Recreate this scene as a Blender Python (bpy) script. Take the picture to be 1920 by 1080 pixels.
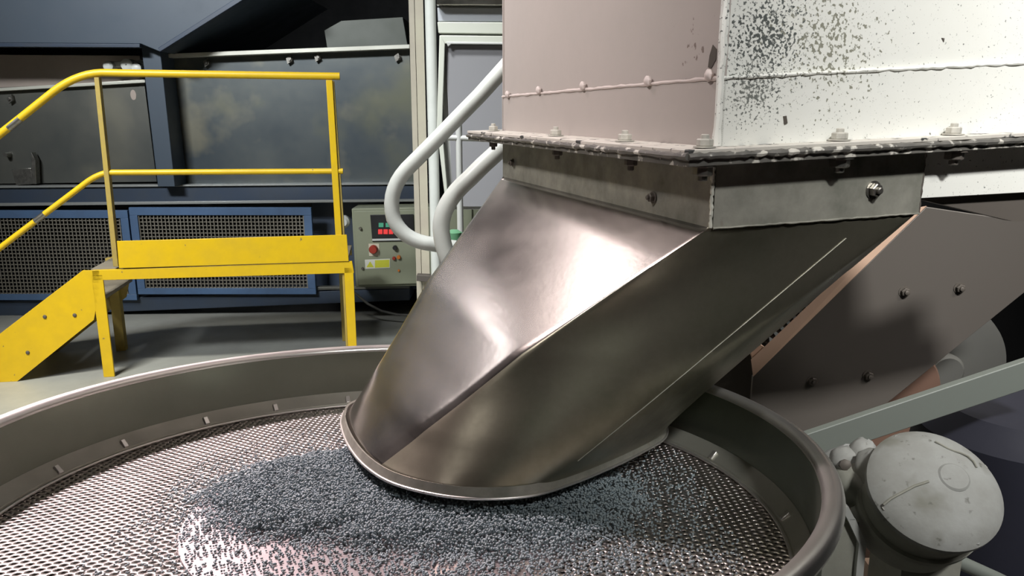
import bpy, math, random
import numpy as np
from mathutils import Vector, Matrix
random.seed(7); RNG = np.random.default_rng(11)
for o in list(bpy.data.objects): bpy.data.objects.remove(o)
S = bpy.context.scene; COL = S.collection

# ------------------------------------------------------------------ camera, world, lights, exposure
CAM = Vector((0, 0, 1.45)); F = 1450.0; TH = math.atan(F / 6310.0)
cd = bpy.data.cameras.new('camera'); cam = bpy.data.objects.new('camera', cd); COL.objects.link(cam)
cam.location = CAM; cam.rotation_euler = (math.pi / 2 - TH, 0, 0)
cd.sensor_width = 36; cd.lens = 36 * F / 1920; cd.clip_start = 0.02; cd.clip_end = 100
S.camera = cam
w = bpy.data.worlds.new('hall_air'); S.world = w; w.use_nodes = True
w.node_tree.nodes['Background'].inputs[0].default_value = (0.80, 0.86, 0.88, 1)
w.node_tree.nodes['Background'].inputs[1].default_value = 0.02
S.view_settings.view_transform = 'Standard'; S.view_settings.look = 'None'
S.view_settings.exposure = 0.22; S.view_settings.gamma = 1; S.view_settings.use_curve_mapping = False

def area(name, loc, target, sx, sy, power, col, spread=180):
    l = bpy.data.lights.new(name, 'AREA'); l.shape = 'RECTANGLE'; l.size = sx; l.size_y = sy
    l.energy = power; l.color = col; l.spread = math.radians(spread)
    o = bpy.data.objects.new(name, l); COL.objects.link(o); o.location = loc
    d = Vector(target) - Vector(loc); o.rotation_euler = d.to_track_quat('-Z', 'Y').to_euler()
    return o
# narrow-beam lamps under the hall roof, several of them added as fill
area('hall_or_fill_lamp', (1.5, -2.0, 4.9), (1.1, 1.3, 1.75), 0.6, 0.35, 10, (1.0, 0.99, 0.965), 31)
area('hall_or_fill_lamp', (-2.8, 3.9, 5.1), (-0.85, 1.15, 0.8), 0.6, 0.5, 23, (1.0, 0.82, 0.82), 30)
area('hall_or_fill_lamp', (-3.4, -0.4, 4.9), (0.25, 2.0, 2.0), 0.9, 0.5, 9.5, (1.0, 0.93, 0.90), 27)
area('hall_or_fill_lamp', (-2.7, 1.4, 5.0), (-2.5, 3.2, 0.3), 1.2, 0.3, 30, (1.0, 0.97, 0.88), 46)  # added fill for the floor and yellow rails
area('hall_or_fill_lamp', (2.4, 2.8, 5.0), (1.15, 2.25, 1.0), 0.8, 0.4, 4, (1.0, 0.95, 0.86), 26)  # added fill for the guard's tan edge
area('hall_or_fill_lamp', (3.6, -1.1, 4.9), (1.2, 1.9, 1.0), 0.8, 0.4, 2.4, (1.0, 0.96, 0.92), 25)  # added fill that evens out the guard plate
area('hall_or_fill_lamp', (-1.5, 1.5, 5.0), (-0.35, 3.2, 1.3), 0.8, 0.4, 13, (0.97, 0.99, 1.0), 36)  # added fill for the bent handrails and cabinet
area('hall_or_fill_lamp', (-3.5, -0.6, 5.0), (-1.5, 5.5, 1.8), 1.8, 0.6, 50, (0.95, 0.98, 1.0), 50)  # added background fill for the machine panels
area('hall_or_fill_lamp', (-6.0, 10.3, 5.1), (-0.5, 1.2, 0.9), 5.0, 0.25, 3.8, (1.0, 0.90, 0.92), 60)
area('hall_or_fill_lamp', (-3.0, 7.7, 5.1), (-0.3, 1.3, 1.0), 1.6, 0.4, 1.9, (1.0, 0.86, 0.86), 60)

# ------------------------------------------------------------------ pixel rays -> points at a real depth
def ray(px, py):
    x = px - 960.0; y = 540.0 - py
    return Vector((x, F * math.cos(TH) + y * math.sin(TH), -F * math.sin(TH) + y * math.cos(TH))) / F
def at(px, py, Y):
    d = ray(px, py); return CAM + d * (Y / d.y)
def atz(px, py, z):
    d = ray(px, py); return CAM + d * ((z - CAM.z) / d.z)
def onplane(px, py, P, n):
    d = ray(px, py); return CAM + d * ((P - CAM).dot(n) / d.dot(n))

# ------------------------------------------------------------------ mesh builder
class MB:
    def __init__(s): s.v = []; s.f = []
    def add(s, vs, fs):
        b = len(s.v); s.v += [Vector(p) for p in vs]; s.f += [tuple(i + b for i in f) for f in fs]; return s
    def loft(s, loops, closed=True, caps=True):
        n = len(loops[0]); vs = [p for l in loops for p in l]; fs = []
        for k in range(len(loops) - 1):
            for i in range(n if closed else n - 1):
                j = (i + 1) % n
                fs.append((k * n + i, k * n + j, (k + 1) * n + j, (k + 1) * n + i))
        if caps:
            fs.append(tuple(range(n))[::-1]); fs.append(tuple((len(loops) - 1) * n + i for i in range(n)))
        return s.add(vs, fs)
    def prism(s, pts, d):
        d = Vector(d); return s.loft([[Vector(p) for p in pts], [Vector(p) + d for p in pts]])
    def slab(s, pix, Y, th):            # a plate standing at depth Y facing -Y, th thick
        return s.prism([at(a, b, Y) for a, b in pix], (0, th, 0))
    def box(s, x0, x1, y0, y1, z0, z1):
        return s.prism([(x0, y0, z0), (x1, y0, z0), (x1, y0, z1), (x0, y0, z1)], (0, y1 - y0, 0))
    def tube(s, path, r, seg=12, caps=True):
        path = [Vector(p) for p in path]; loops = []; ref = None
        rr = r if isinstance(r, (list, tuple)) else [r] * len(path)
        for i, p in enumerate(path):
            t = (path[min(i + 1, len(path) - 1)] - path[max(i - 1, 0)]).normalized()
            if ref is None:
                ref = t.cross(Vector((0, 0, 1)))
                if ref.length < .1: ref = t.cross(Vector((0, 1, 0)))
            ref = (ref - t * ref.dot(t)).normalized(); b = t.cross(ref)
            loops.append([p + (ref * math.cos(a) + b * math.sin(a)) * rr[i] for a in [2 * math.pi * k / seg for k in range(seg)]])
        return s.loft(loops, True, caps)
    def lathe(s, c, ax, prof, seg=48, caps=True):       # prof: (radius, distance along axis)
        c = Vector(c); ax = Vector(ax).normalized(); a = ax.orthogonal().normalized(); b = ax.cross(a)
        return s.loft([[c + ax * h + (a * math.cos(2 * math.pi * k / seg) + b * math.sin(2 * math.pi * k / seg)) * r
                        for k in range(seg)] for r, h in prof], True, caps)
    def ringlathe(s, c, ax, prof, seg=96):               # closed profile
        return s.lathe(c, ax, prof + [prof[0]], seg, False)
    def hexa(s, c, ax, r, h, seg=6): return s.lathe(c, ax, [(r * .92, 0), (r, h * .12), (r, h * .85), (r * .85, h)], seg)

def arc(p0, p1, p2, n=8):               # smooth bend between three points (quadratic)
    p0, p1, p2 = Vector(p0), Vector(p1), Vector(p2)
    return [(p0 * (1 - t) ** 2 + p1 * 2 * t * (1 - t) + p2 * t * t) for t in [i / n for i in range(n + 1)]]

BASE = {}
def thing(name, label, cat, base=(0, 0, 0), group=None):
    o = bpy.data.objects.new(name, None); o.empty_display_size = .05; COL.objects.link(o); o.location = base
    o['label'] = label; o['category'] = cat
    if group: o['group'] = group
    return o
def part(name, mb, mat, parent=None, sharp=35, bevel=0, label=None, kind=None, smooth=True):
    off = Vector((0, 0, 0)); p = parent
    while p is not None: off += p.location; p = p.parent
    me = bpy.data.meshes.new(name)
    me.from_pydata([tuple(v - off) for v in mb.v], [], mb.f); me.update()
    import bmesh
    b = bmesh.new(); b.from_mesh(me); bmesh.ops.recalc_face_normals(b, faces=b.faces); b.to_mesh(me); b.free()
    if smooth:
        me.polygons.foreach_set('use_smooth', [True] * len(me.polygons)); me.set_sharp_from_angle(angle=math.radians(sharp))
    me.materials.append(mat)
    o = bpy.data.objects.new(name, me); COL.objects.link(o)
    if parent: o.parent = parent
    if bevel:
        m = o.modifiers.new('edge', 'BEVEL'); m.width = bevel; m.segments = 2; m.limit_method = 'ANGLE'; m.angle_limit = math.radians(40)
    if label: o['label'] = label
    if kind: o['kind'] = kind
    return o
def solo(name, mb, mat, label, cat, group=None, **k):   # a thing that is a single mesh, origin at its own base
    c = Vector((sum(v.x for v in mb.v) / len(mb.v), sum(v.y for v in mb.v) / len(mb.v), min(v.z for v in mb.v)))
    o = part(name, mb, mat, None, **k)
    o.data.transform(Matrix.Translation(-c)); o.location = c
    o['label'] = label; o['category'] = cat
    if group: o['group'] = group
    return o
def struct(name, mb, mat): o = part(name, mb, mat, smooth=False); o['kind'] = 'structure'; return o

# ------------------------------------------------------------------ materials
def mat(name, col, rough=.5, metal=0.0, col2=None, nscale=4, namt=.5, bump=0.0, bscale=60, stretch=(1, 1, 1),
        rvar=.1, spots=None, coat=0, aniso=0, dust=None):
    m = bpy.data.materials.new(name); m.use_nodes = True; N = m.node_tree.nodes; L = m.node_tree.links
    P = N['Principled BSDF']; tc = N.new('ShaderNodeTexCoord'); mp = N.new('ShaderNodeMapping')
    L.new(tc.outputs['Object'], mp.inputs[0]); mp.inputs['Scale'].default_value = stretch
    n1 = N.new('ShaderNodeTexNoise'); n1.inputs['Scale'].default_value = nscale; n1.inputs['Detail'].default_value = 6
    n1.inputs['Roughness'].default_value = .62
    L.new(mp.outputs[0], n1.inputs['Vector'])
    cr = N.new('ShaderNodeMapRange'); cr.inputs[1].default_value = .5 - .22; cr.inputs[2].default_value = .5 + .22
    L.new(n1.outputs[0], cr.inputs[0])
    mx = N.new('ShaderNodeMix'); mx.data_type = 'RGBA'
    c2 = col2 if col2 else tuple(c * .75 for c in col)
    mx.inputs[6].default_value = (*col, 1); mx.inputs[7].default_value = (*c2, 1)
    mm = N.new('ShaderNodeMath'); mm.operation = 'MULTIPLY'; mm.inputs[1].default_value = namt
    L.new(cr.outputs[0], mm.inputs[0]); L.new(mm.outputs[0], mx.inputs[0])
    out = mx.outputs[2]
    for sp in (spots or []):
        # sp: centre, radius, spot scale, threshold, colour  (centre None = everywhere)
        c, rad, sc, th, sc_col = sp[:5]
        n2 = N.new('ShaderNodeTexNoise'); n2.inputs['Scale'].default_value = sc; n2.inputs['Detail'].default_value = 3
        L.new(tc.outputs['Object'], n2.inputs['Vector'])
        a = N.new('ShaderNodeMath'); a.operation = 'SUBTRACT'; L.new(n2.outputs[0], a.inputs[0]); a.inputs[1].default_value = th
        src = a.outputs[0]
        if c is not None:
            vd = N.new('ShaderNodeVectorMath'); vd.operation = 'DISTANCE'; L.new(tc.outputs['Object'], vd.inputs[0]); vd.inputs[1].default_value = c
            r = N.new('ShaderNodeMapRange'); r.inputs[1].default_value = rad; r.inputs[2].default_value = 0; r.inputs[3].default_value = -.25; r.inputs[4].default_value = .0
            L.new(vd.outputs['Value'], r.inputs[0])
            ad = N.new('ShaderNodeMath'); ad.operation = 'ADD'; L.new(src, ad.inputs[0]); L.new(r.outputs[0], ad.inputs[1]); src = ad.outputs[0]
        g = N.new('ShaderNodeMath'); g.operation = 'MULTIPLY'; g.use_clamp = True; g.inputs[1].default_value = sp[5] if len(sp) > 5 else 25; L.new(src, g.inputs[0])
        m2 = N.new('ShaderNodeMix'); m2.data_type = 'RGBA'; L.new(g.outputs[0], m2.inputs[0]); L.new(out, m2.inputs[6]); m2.inputs[7].default_value = (*sc_col, 1)
        out = m2.outputs[2]
    L.new(out, P.inputs['Base Color'])
    rr = N.new('ShaderNodeMapRange'); rr.inputs[3].default_value = max(.03, rough - rvar); rr.inputs[4].default_value = min(1, rough + rvar)
    L.new(cr.outputs[0], rr.inputs[0]); L.new(rr.outputs[0], P.inputs['Roughness'])
    P.inputs['Metallic'].default_value = metal
    if coat: P.inputs['Coat Weight'].default_value = coat
    if aniso: P.inputs['Anisotropic'].default_value = aniso
    if bump:
        n3 = N.new('ShaderNodeTexNoise'); n3.inputs['Scale'].default_value = bscale; n3.inputs['Detail'].default_value = 4
        L.new(mp.outputs[0], n3.inputs['Vector'])
        bp = N.new('ShaderNodeBump'); bp.inputs['Strength'].default_value = bump; bp.inputs['Distance'].default_value = .004
        L.new(n3.outputs[0], bp.inputs['Height']); L.new(bp.outputs[0], P.inputs['Normal'])
    return m
def emit(name, col, s):
    m = bpy.data.materials.new(name); m.use_nodes = True; P = m.node_tree.nodes['Principled BSDF']
    P.inputs['Base Color'].default_value = (*col, 1); P.inputs['Emission Color'].default_value = (*col, 1); P.inputs['Emission Strength'].default_value = s
    return m
BLK = (.012, .012, .013)
M_floor = mat('painted_concrete', (.36, .37, .34), .45, 0, (.22, .22, .21), 2.2, .8, .05, 30, rvar=.12)
M_dark = mat('dark_wall', (.02, .021, .022), .9)
M_ceil = mat('dark_roof', (.035, .035, .035), .9)
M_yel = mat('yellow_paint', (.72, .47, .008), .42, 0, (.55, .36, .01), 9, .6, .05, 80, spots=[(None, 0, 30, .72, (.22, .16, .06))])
M_yeld = mat('shaded_yellow_paint', (.42, .31, .06), .55, 0, (.30, .22, .07), 14, .8, .05, 80)  # darker yellow for rear and side parts, shade put in the colour
M_deck = mat('dusty_deck', (.26, .23, .18), .8, 0, (.18, .16, .12), 10, .7)
M_blue = mat('slate_blue_paint', (.055, .075, .100), .45, 0, (.040, .055, .075), 3, .8, .03)
M_blue2 = mat('blue_guard_paint', (.075, .14, .26), .5, 0, (.05, .09, .17), 5, .8)
M_blue3 = mat('dark_blue_beam_paint', (.035, .052, .085), .45, 0, (.03, .04, .055), 5, .8)

BMB = Vector((-2.2, 6.0, 0))
M_panel = mat('stained_steel_sheet', (.085, .095, .095), .42, .5, (.15, .145, .12), 1.3, .9, .03, rvar=.1, spots=[(at(235, 240, 5.5) - BMB, .5, 2.5, .38, (.17, .165, .13), 4)])
M_panel2 = mat('blue_stained_steel_sheet', (.070, .088, .105), .40, .5, (.125, .13, .11), 1.1, .9, .03, rvar=.1,
    spots=[(at(350, 230, 5.5) - BMB, .42, 3.5, .34, (.19, .185, .145), 5), (at(690, 270, 5.5) - BMB, .6, 2.2, .36, (.12, .125, .085), 4)])
M_box = mat('grey_green_sheet', (.11, .12, .105), .6, 0, (.08, .09, .075), 3, .6)
M_cap = mat('bright_edge', (.66, .66, .58), .35, .3)
M_brownp = mat('brown_beige_board', (.36, .30, .26), .7)
M_ledge = mat('worn_ledge_edge', (.30, .31, .30), .4, .3)
M_wire = mat('mesh_wire', (.26, .24, .20), .5, .4)
M_cream = mat('cream_paint', (.56, .53, .40), .5, 0, (.44, .38, .31), 6, .7)
M_creamd = mat('cream_brown_paint', (.50, .46, .36), .55, 0, (.38, .34, .28), 6, .7)
M_whitep = mat('white_pipe_paint', (.62, .64, .60), .38, 0, (.50, .52, .48), 12, .6, .02, spots=[(None, 0, 26, .74, (.05, .05, .045))])
M_whiteg = mat('grey_white_paint', (.50, .51, .48), .4, 0, (.43, .44, .42), 6, .5)
M_wpan = mat('grey_enamel_panel', (.27, .27, .28), .35, 0, (.24, .24, .25), 2, .5)
M_lpan = mat('pale_blue_grey_panel', (.45, .47, .50), .4, 0, None, 2, .2)
M_trim = mat('pale_trim', (.58, .60, .52), .4, 0, None, 4, .2)
M_chrome = mat('polished_trim', (.6, .58, .5), .22, 1)
M_ctrl = mat('olive_grey_enclosure', (.22, .235, .16), .5, 0, (.19, .20, .14), 4, .5)
M_blk = mat('black_plastic', BLK, .4)
M_scr = mat('dark_display', (.03, .03, .032), .15)
M_red = mat('red_knob', (.32, .03, .015), .4); M_org = mat('orange_button', (.55, .16, .02), .4)
M_lab = mat('yellow_green_label', (.55, .55, .04), .5); M_labw = mat('white_label', (.62, .62, .55), .5)
M_green = mat('green_plastic', (.12, .30, .16), .4)
M_cable = mat('grey_cable', (.10, .10, .095), .5)
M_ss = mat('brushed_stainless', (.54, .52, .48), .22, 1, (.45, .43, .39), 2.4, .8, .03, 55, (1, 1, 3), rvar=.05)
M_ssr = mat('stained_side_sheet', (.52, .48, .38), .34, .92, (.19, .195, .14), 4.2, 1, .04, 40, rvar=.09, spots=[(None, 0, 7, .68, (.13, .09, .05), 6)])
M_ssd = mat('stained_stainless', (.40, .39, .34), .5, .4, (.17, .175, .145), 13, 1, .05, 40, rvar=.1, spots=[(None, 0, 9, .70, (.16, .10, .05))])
M_ring = mat('clamp_ring_steel', (.46, .46, .40), .5, .7, (.36, .36, .31), 8, .7)
M_wall = mat('satin_pan_steel', (.245, .275, .225), .42, 1, (.19, .21, .17), 3, .7, .02, 30, rvar=.08)
M_rim = mat('polished_rim_steel', (.86, .84, .80), .34, .9, (.74, .72, .69), 5, .5, .01, rvar=.05)
M_screen = mat('perforated_steel', (.72, .66, .64), .30, 1, (.60, .55, .52), 8, .6, .03, 90, rvar=.05)
M_disc = mat('centre_plate_steel', (.62, .55, .56), .34, 1, (.5, .43, .44), 5, .6, .02, 40, rvar=.05)
M_inside = mat('pan_dark_steel', (.05, .045, .04), .6, .6)
M_bolt = mat('zinc_bolt', (.36, .35, .32), .35, .9, (.2, .19, .17), 40, .8)
M_boltd = mat('dusty_bolt', (.12, .105, .09), .6, .3)
M_boltw = mat('painted_bolt', (.58, .56, .50), .6, 0, (.2, .2, .18), 60, .6)
M_guard = mat('grey_brown_painted_plate', (.10, .088, .077), .5, 0, (.078, .07, .062), 2, .7)
M_tan = mat('tan_edge', (.50, .34, .25), .7, 0, (.42, .28, .20), 7, .6)  # tan tone, much paler than the guard plate
M_rust = mat('rusty_spring_steel', (.07, .045, .03), .6, .4)
M_arm = mat('grey_green_paint', (.17, .19, .17), .5, 0, (.14, .155, .14), 5, .6)
M_powder = mat('powder_coated_dust', (.40, .41, .395), .85, 0, (.27, .27, .245), 11, .9, .5, 26, spots=[(None, 0, 13, .55, (.22, .22, .185), 6), (None, 0, 60, .66, (.13, .13, .11), 10)])
M_powderd = mat('dusty_motor_paint', (.36, .36, .31), .8, 0, (.25, .25, .21), 12, .8, .4, 30)
M_tank = mat('dull_grey_drum', (.12, .12, .11), .6, 0, None, 3, .6)
M_brick = mat('reddish_brown_paint', (.15, .085, .06), .6, 0, None, 4, .5)
M_navy = mat('navy_plastic', (.006, .007, .018), .8)
M_pel = mat('blue_grey_pellet', (.20, .27, .32), .55, 0, (.38, .43, .43), 160, 1, rvar=.05)

# ------------------------------------------------------------------ setting
struct('floor', MB().box(-9, 9, -6, 11, -.1, 0), M_floor)
struct('ceiling', MB().box(-9, 9, -6, 11, 5.4, 5.5), M_ceil)
struct('wall_back', MB().box(-9, 9, 10.9, 11, 0, 5.4), M_dark)
struct('wall_left', MB().box(-9.1, -9, -6, 11, 0, 5.4), M_dark)
struct('wall_right', MB().box(9, 9.1, -6, 11, 0, 5.4), M_dark)
struct('wall_front', MB().box(-9, 9, -6.1, -6, 0, 5.4), M_dark)

# ------------------------------------------------------------------ hopper
U = Vector((-.332, .943, 0)).normalized(); V = Vector((.943, .332, 0)).normalized()
B0 = Vector((.313, 1.2, 0)); ZF = 1.385
def L_(px, py, off=0): return onplane(px, py, B0 - V * off, V)     # on the hopper's left-hand face plane, off = proud of it
def R_(px, py, off=0): return onplane(px, py, B0 - U * off, U)     # on its right-hand face plane
def hp(u, v, z): return Vector((B0.x, B0.y, 0)) + U * u + V * v + Vector((0, 0, z + .028 * v))
LU, LV = 1.02, .66
hop = thing('feed_hopper', 'large off-white painted steel hopper with chipped paint above the steel chute', 'hopper', hp(.5, .5, ZF))
c1 = R_(1440, 60) - hop.location; c2 = R_(1410, 170) - hop.location; c3 = R_(1560, 75) - hop.location
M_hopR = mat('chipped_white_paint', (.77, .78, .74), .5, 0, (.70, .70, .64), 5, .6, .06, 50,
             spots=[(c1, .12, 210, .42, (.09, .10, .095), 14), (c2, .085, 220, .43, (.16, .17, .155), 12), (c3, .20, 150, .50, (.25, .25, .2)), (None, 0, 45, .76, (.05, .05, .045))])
M_hopL = mat('dusty_shaded_paint', (.43, .385, .36), .6, 0, (.38, .345, .32), 3.5, .8, .03, 40,
             spots=[(L_(1290, 90) - hop.location, .13, 70, .58, (.2, .16, .14)), (None, 0, 30, .80, (.15, .12, .10))])  # darker copy of the white paint, shade and pink light in its colour
M_fl = mat('chipped_flange_paint', (.60, .58, .52), .6, 0, (.48, .44, .40), 12, .8, .15, 60,
           spots=[(None, 0, 38, .60, (.045, .047, .045))])
M_edge = mat('bare_flange_edge', (.10, .098, .09), .5, .2, (.19, .18, .16), 20, .8, .15, 60, spots=[(None, 0, 42, .57, (.62, .60, .54), 16)])
t = .006
zb = ZF + .011
# walls of the box: left face, right face, back faces
seamL = [L_(943, 181), L_(1350, 146)]
topz = 2.7
def wallq(a, b, z0a, z0b, z1, inn):
    return MB().loft([[Vector((a.x, a.y, z0a)), Vector((b.x, b.y, z0b)), Vector((b.x, b.y, z1)), Vector((a.x, a.y, z1))],
                      [Vector((a.x, a.y, z0a)) + inn, Vector((b.x, b.y, z0b)) + inn, Vector((b.x, b.y, z1)) + inn, Vector((a.x, a.y, z1)) + inn]])
A_, B_, C_, D_ = hp(LU, 0, zb), hp(0, 0, zb), hp(0, LV, zb), hp(LU, LV, zb)
sl0, sl1 = seamL[0].z, seamL[1].z
s_r1 = R_(1920, 118); kk = (s_r1 - B0).dot(V); seamR1 = sl1 + (s_r1.z - sl1) / kk * LV
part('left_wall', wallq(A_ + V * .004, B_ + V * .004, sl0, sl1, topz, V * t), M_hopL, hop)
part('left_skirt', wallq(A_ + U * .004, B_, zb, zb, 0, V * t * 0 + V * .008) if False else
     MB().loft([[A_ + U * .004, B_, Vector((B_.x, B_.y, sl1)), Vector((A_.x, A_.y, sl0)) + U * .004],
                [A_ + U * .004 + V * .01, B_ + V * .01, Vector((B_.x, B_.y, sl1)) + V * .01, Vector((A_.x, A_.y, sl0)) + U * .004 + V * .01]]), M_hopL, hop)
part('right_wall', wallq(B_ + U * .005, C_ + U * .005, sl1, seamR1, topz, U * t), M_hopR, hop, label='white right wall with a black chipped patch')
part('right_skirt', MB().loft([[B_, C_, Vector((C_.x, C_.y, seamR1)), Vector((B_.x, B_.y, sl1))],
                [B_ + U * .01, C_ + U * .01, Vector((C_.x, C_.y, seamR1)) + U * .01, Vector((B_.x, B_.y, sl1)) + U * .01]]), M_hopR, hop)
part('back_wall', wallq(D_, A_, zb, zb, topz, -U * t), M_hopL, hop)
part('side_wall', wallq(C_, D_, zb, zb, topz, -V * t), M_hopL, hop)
def rough_tube(a, b, r, n, j, seg=8):
    a, b = Vector(a), Vector(b); m = MB()
    path = [a + (b - a) * (i / n) + Vector([random.uniform(-j, j) for _ in range(3)]) for i in range(n + 1)]
    return m.tube(path, [r * random.uniform(.7, 1.3) for _ in path], seg)
part('corner_weld', rough_tube((B_.x, B_.y, zb), (B_.x + .003, B_.y, topz), .006, 90, .001), M_hopR, hop)
M_lump = mat('dusty_weld_ridge', (.60, .52, .49), .7, 0, (.5, .44, .42), 20, .6)
part('seam_weld', rough_tube(seamL[0], seamL[1], .0030, 60, .0006), M_lump, hop)
part('seam_weld', rough_tube(Vector((B_.x, B_.y, sl1)), Vector((C_.x, C_.y, seamR1)), .003, 60, .0008), M_hopR, hop)
for px, py in ((952, 179), (1010, 171), (1093, 163), (1215, 154), (1330, 143)):
    c = L_(px, py - 2, .004); s = (c - CAM).length
    m = MB().lathe(c - V * .001, -V, [(.009, -.003), (.010, .001), (.007, .004), (.002, .006)], 7)
    part('paint_lump', m, M_lump, hop)
# a torn hole in the left wall near the corner (dark plate of exposed steel)
part('bare_patch', MB().prism([L_(1337, 84, -.0035), L_(1344, 92, -.0035), L_(1343, 112, -.0035), L_(1334, 128, -.0035), L_(1328, 126, -.0035), L_(1331, 104, -.0035)], -V * .0008), M_boltd, hop, label='dark bare spot beside the corner')
part('bare_patch', MB().prism([R_(1468, 218, 0), R_(1474, 217, 0), R_(1476, 231, 0), R_(1470, 234, 0)], -U * .0012), M_boltd, hop, label='small black chip low on the white skirt')
part('bare_patch', MB().prism([R_(1765, 71, -.005), R_(1770, 72, -.005), R_(1769, 79, -.005)], -U * .0012), M_boltd, hop, label='tiny black chip on the white wall')
# flange
O = hp(-.042, -.075, ZF)
FL = [hp(-.042, -.075, ZF), hp(-.042, LV + .07, ZF), hp(LU + .09, LV + .07, ZF), hp(LU + .09, -.075, ZF)]
FLo = [p + Vector((0, 0, -.013)) for p in FL]; FLt = FL
FI = [hp(.012, .012, ZF), hp(.012, LV - .012, ZF), hp(LU - .012, LV - .012, ZF), hp(LU - .012, .012, ZF)]
def frame4(out, inn, z0, z1):
    dz0, dz1 = Vector((0, 0, z0)), Vector((0, 0, z1)); m = MB()
    for i in range(4):
        j = (i + 1) % 4
        m.loft([[out[i] + dz0, out[j] + dz0, inn[j] + dz0, inn[i] + dz0], [out[i] + dz1, out[j] + dz1, inn[j] + dz1, inn[i] + dz1]])
    return m
part('flange', frame4(FL, FI, .004, .011), M_fl, hop, bevel=.0012)
FL2 = [hp(-.040, -.073, ZF), hp(-.040, LV + .068, ZF), hp(LU + .088, LV + .068, ZF), hp(LU + .088, -.073, ZF)]
part('lower_flange', frame4(FL2, FI, -.014, .0039), M_edge, hop, bevel=.001, label='dark chipped lower flange')
part('flange_edge_weld', rough_tube(FL[0] + Vector((0, 0, .001)), FL[3] + Vector((0, 0, -.002)), .0050, 90, .0005), M_edge, hop)
part('flange_edge_weld', rough_tube(FL[0] + Vector((0, 0, .001)), FL[1] + Vector((0, 0, -.002)), .0050, 90, .0005), M_edge, hop)
def hexbolt(parent, c, ax, r, h, m, name='bolt', washer=True, stub=True):
    b = MB()
    if washer: b.lathe(c, ax, [(r * 1.35, 0), (r * 1.35, h * .18)], 20)
    c2 = Vector(c) + Vector(ax).normalized() * (h * .18 if washer else 0)
    b.hexa(c2, ax, r, h)
    if stub: b.lathe(c2, ax, [(r * .5, h), (r * .5, h * 1.5), (r * .35, h * 1.6)], 12)
    return part(name, b, m, parent, sharp=30)
Zt = Vector((0, 0, 1))
for px, py in ((925, 241), (1042, 245), (1172, 250), (1322, 258)):
    q_ = L_(px, py, .036); q_.z = ZF + .011
    hexbolt(hop, q_, Zt, .0125, .011, M_boltw)
for px, py in ((1575, 249), (1790, 232)):
    p = R_(px, py, .018); p.z = ZF + .028 * (p - B0).dot(V) + .012
    hexbolt(hop, p, Zt, .0125, .011, M_boltw)
for px, py in ((1575, 300), (1790, 285)):
    p = R_(px, py, .018); p.z = ZF + .028 * (p - B0).dot(V) - .0145
    hexbolt(hop, p, -Zt, .0155, .014, M_boltd if px > 1700 else M_bolt, 'nut')
for px, py in ((925, 262), (1183, 300), (1318, 310), (1045, 280)):
    p = L_(px, py, .035); p.z = ZF - .0145
    hexbolt(hop, p, -Zt, .0150 if px > 1300 else .0115, .014, M_boltd if px < 1300 else M_bolt, 'nut')
# frame band continuing to the right of the steel collar, and a brown band painted for the shadow beneath it
part('frame_band', MB().loft([[R_(1726, 270, -.004), R_(2080, 245, -.004), R_(2080, 352, -.004), R_(1726, 372, -.004)],
     [p + U * .02 for p in (R_(1726, 270, -.004), R_(2080, 245, -.004), R_(2080, 352, -.004), R_(1726, 372, -.004))]]), M_hopR, hop, bevel=.001)
pA, pB = R_(1726, 374, -.01), R_(2080, 354, -.01)
part('underside_shadow_band', MB().loft([[R_(1735, 376, -.02), R_(1850, 366, -.02), R_(2080, 352, -.02), R_(2080, 425, -.02), R_(1900, 415, -.02)],
     [p + U * .02 for p in (R_(1735, 376, -.02), R_(1850, 366, -.02), R_(2080, 352, -.02), R_(2080, 425, -.02), R_(1900, 415, -.02))]]), M_guard, hop)

# ------------------------------------------------------------------ discharge chute
CU, CV = 1.015, .415; ZC = 1.375; ZB = 1.272
ch = thing('discharge_chute', 'stainless steel chute slanting down from the hopper into the round sifter', 'chute', (-.05, 1.4, .86))
def cp(u, v, z): return B0 + U * u + V * v + Vector((0, 0, z))
top = [cp(CU, -.0, ZB), cp(0, -.004, ZB), cp(0, CV, ZB + .006), cp(CU, CV, ZB)]
lipxy = [(-.345, 1.50), (-.325, 1.42), (-.290, 1.325), (-.245, 1.235), (-.190, 1.165), (-.115, 1.120), (-.045, 1.106), (.030, 1.120),
         (.095, 1.170), (.150, 1.225), (.215, 1.297), (.29, 1.40), (.30, 1.52), (.24, 1.62), (.12, 1.675), (-.05, 1.69), (-.20, 1.68), (-.30, 1.63), (-.345, 1.57)]
NS = Vector((.0077, .0923, 1)).normalized(); SC = Vector((-.1973, 1.1594, .95))
MC = SC - NS * .1374                     # centre of the screen
def zplane(x, y, off): return MC.z + off - ((x - MC.x) * NS.x + (y - MC.y) * NS.y) / NS.z
def crspline(pts, n):
    out = []; N = len(pts)
    for i in range(N):
        p0, p1, p2, p3 = pts[i - 1], pts[i], pts[(i + 1) % N], pts[(i + 2) % N]
        for k in range(n):
            t = k / n
            out.append(tuple(.5 * (2 * b + (c - a) * t + (2 * a - 5 * b + 4 * c - d) * t * t + (3 * b - a - 3 * c + d) * t ** 3) for a, b, c, d in zip(p0, p1, p2, p3)))
    return out
K = 8
lip = [Vector((x, y, zplane(x, y, .05))) for x, y in crspline(lipxy, K)]
NL = len(lip)
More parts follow.
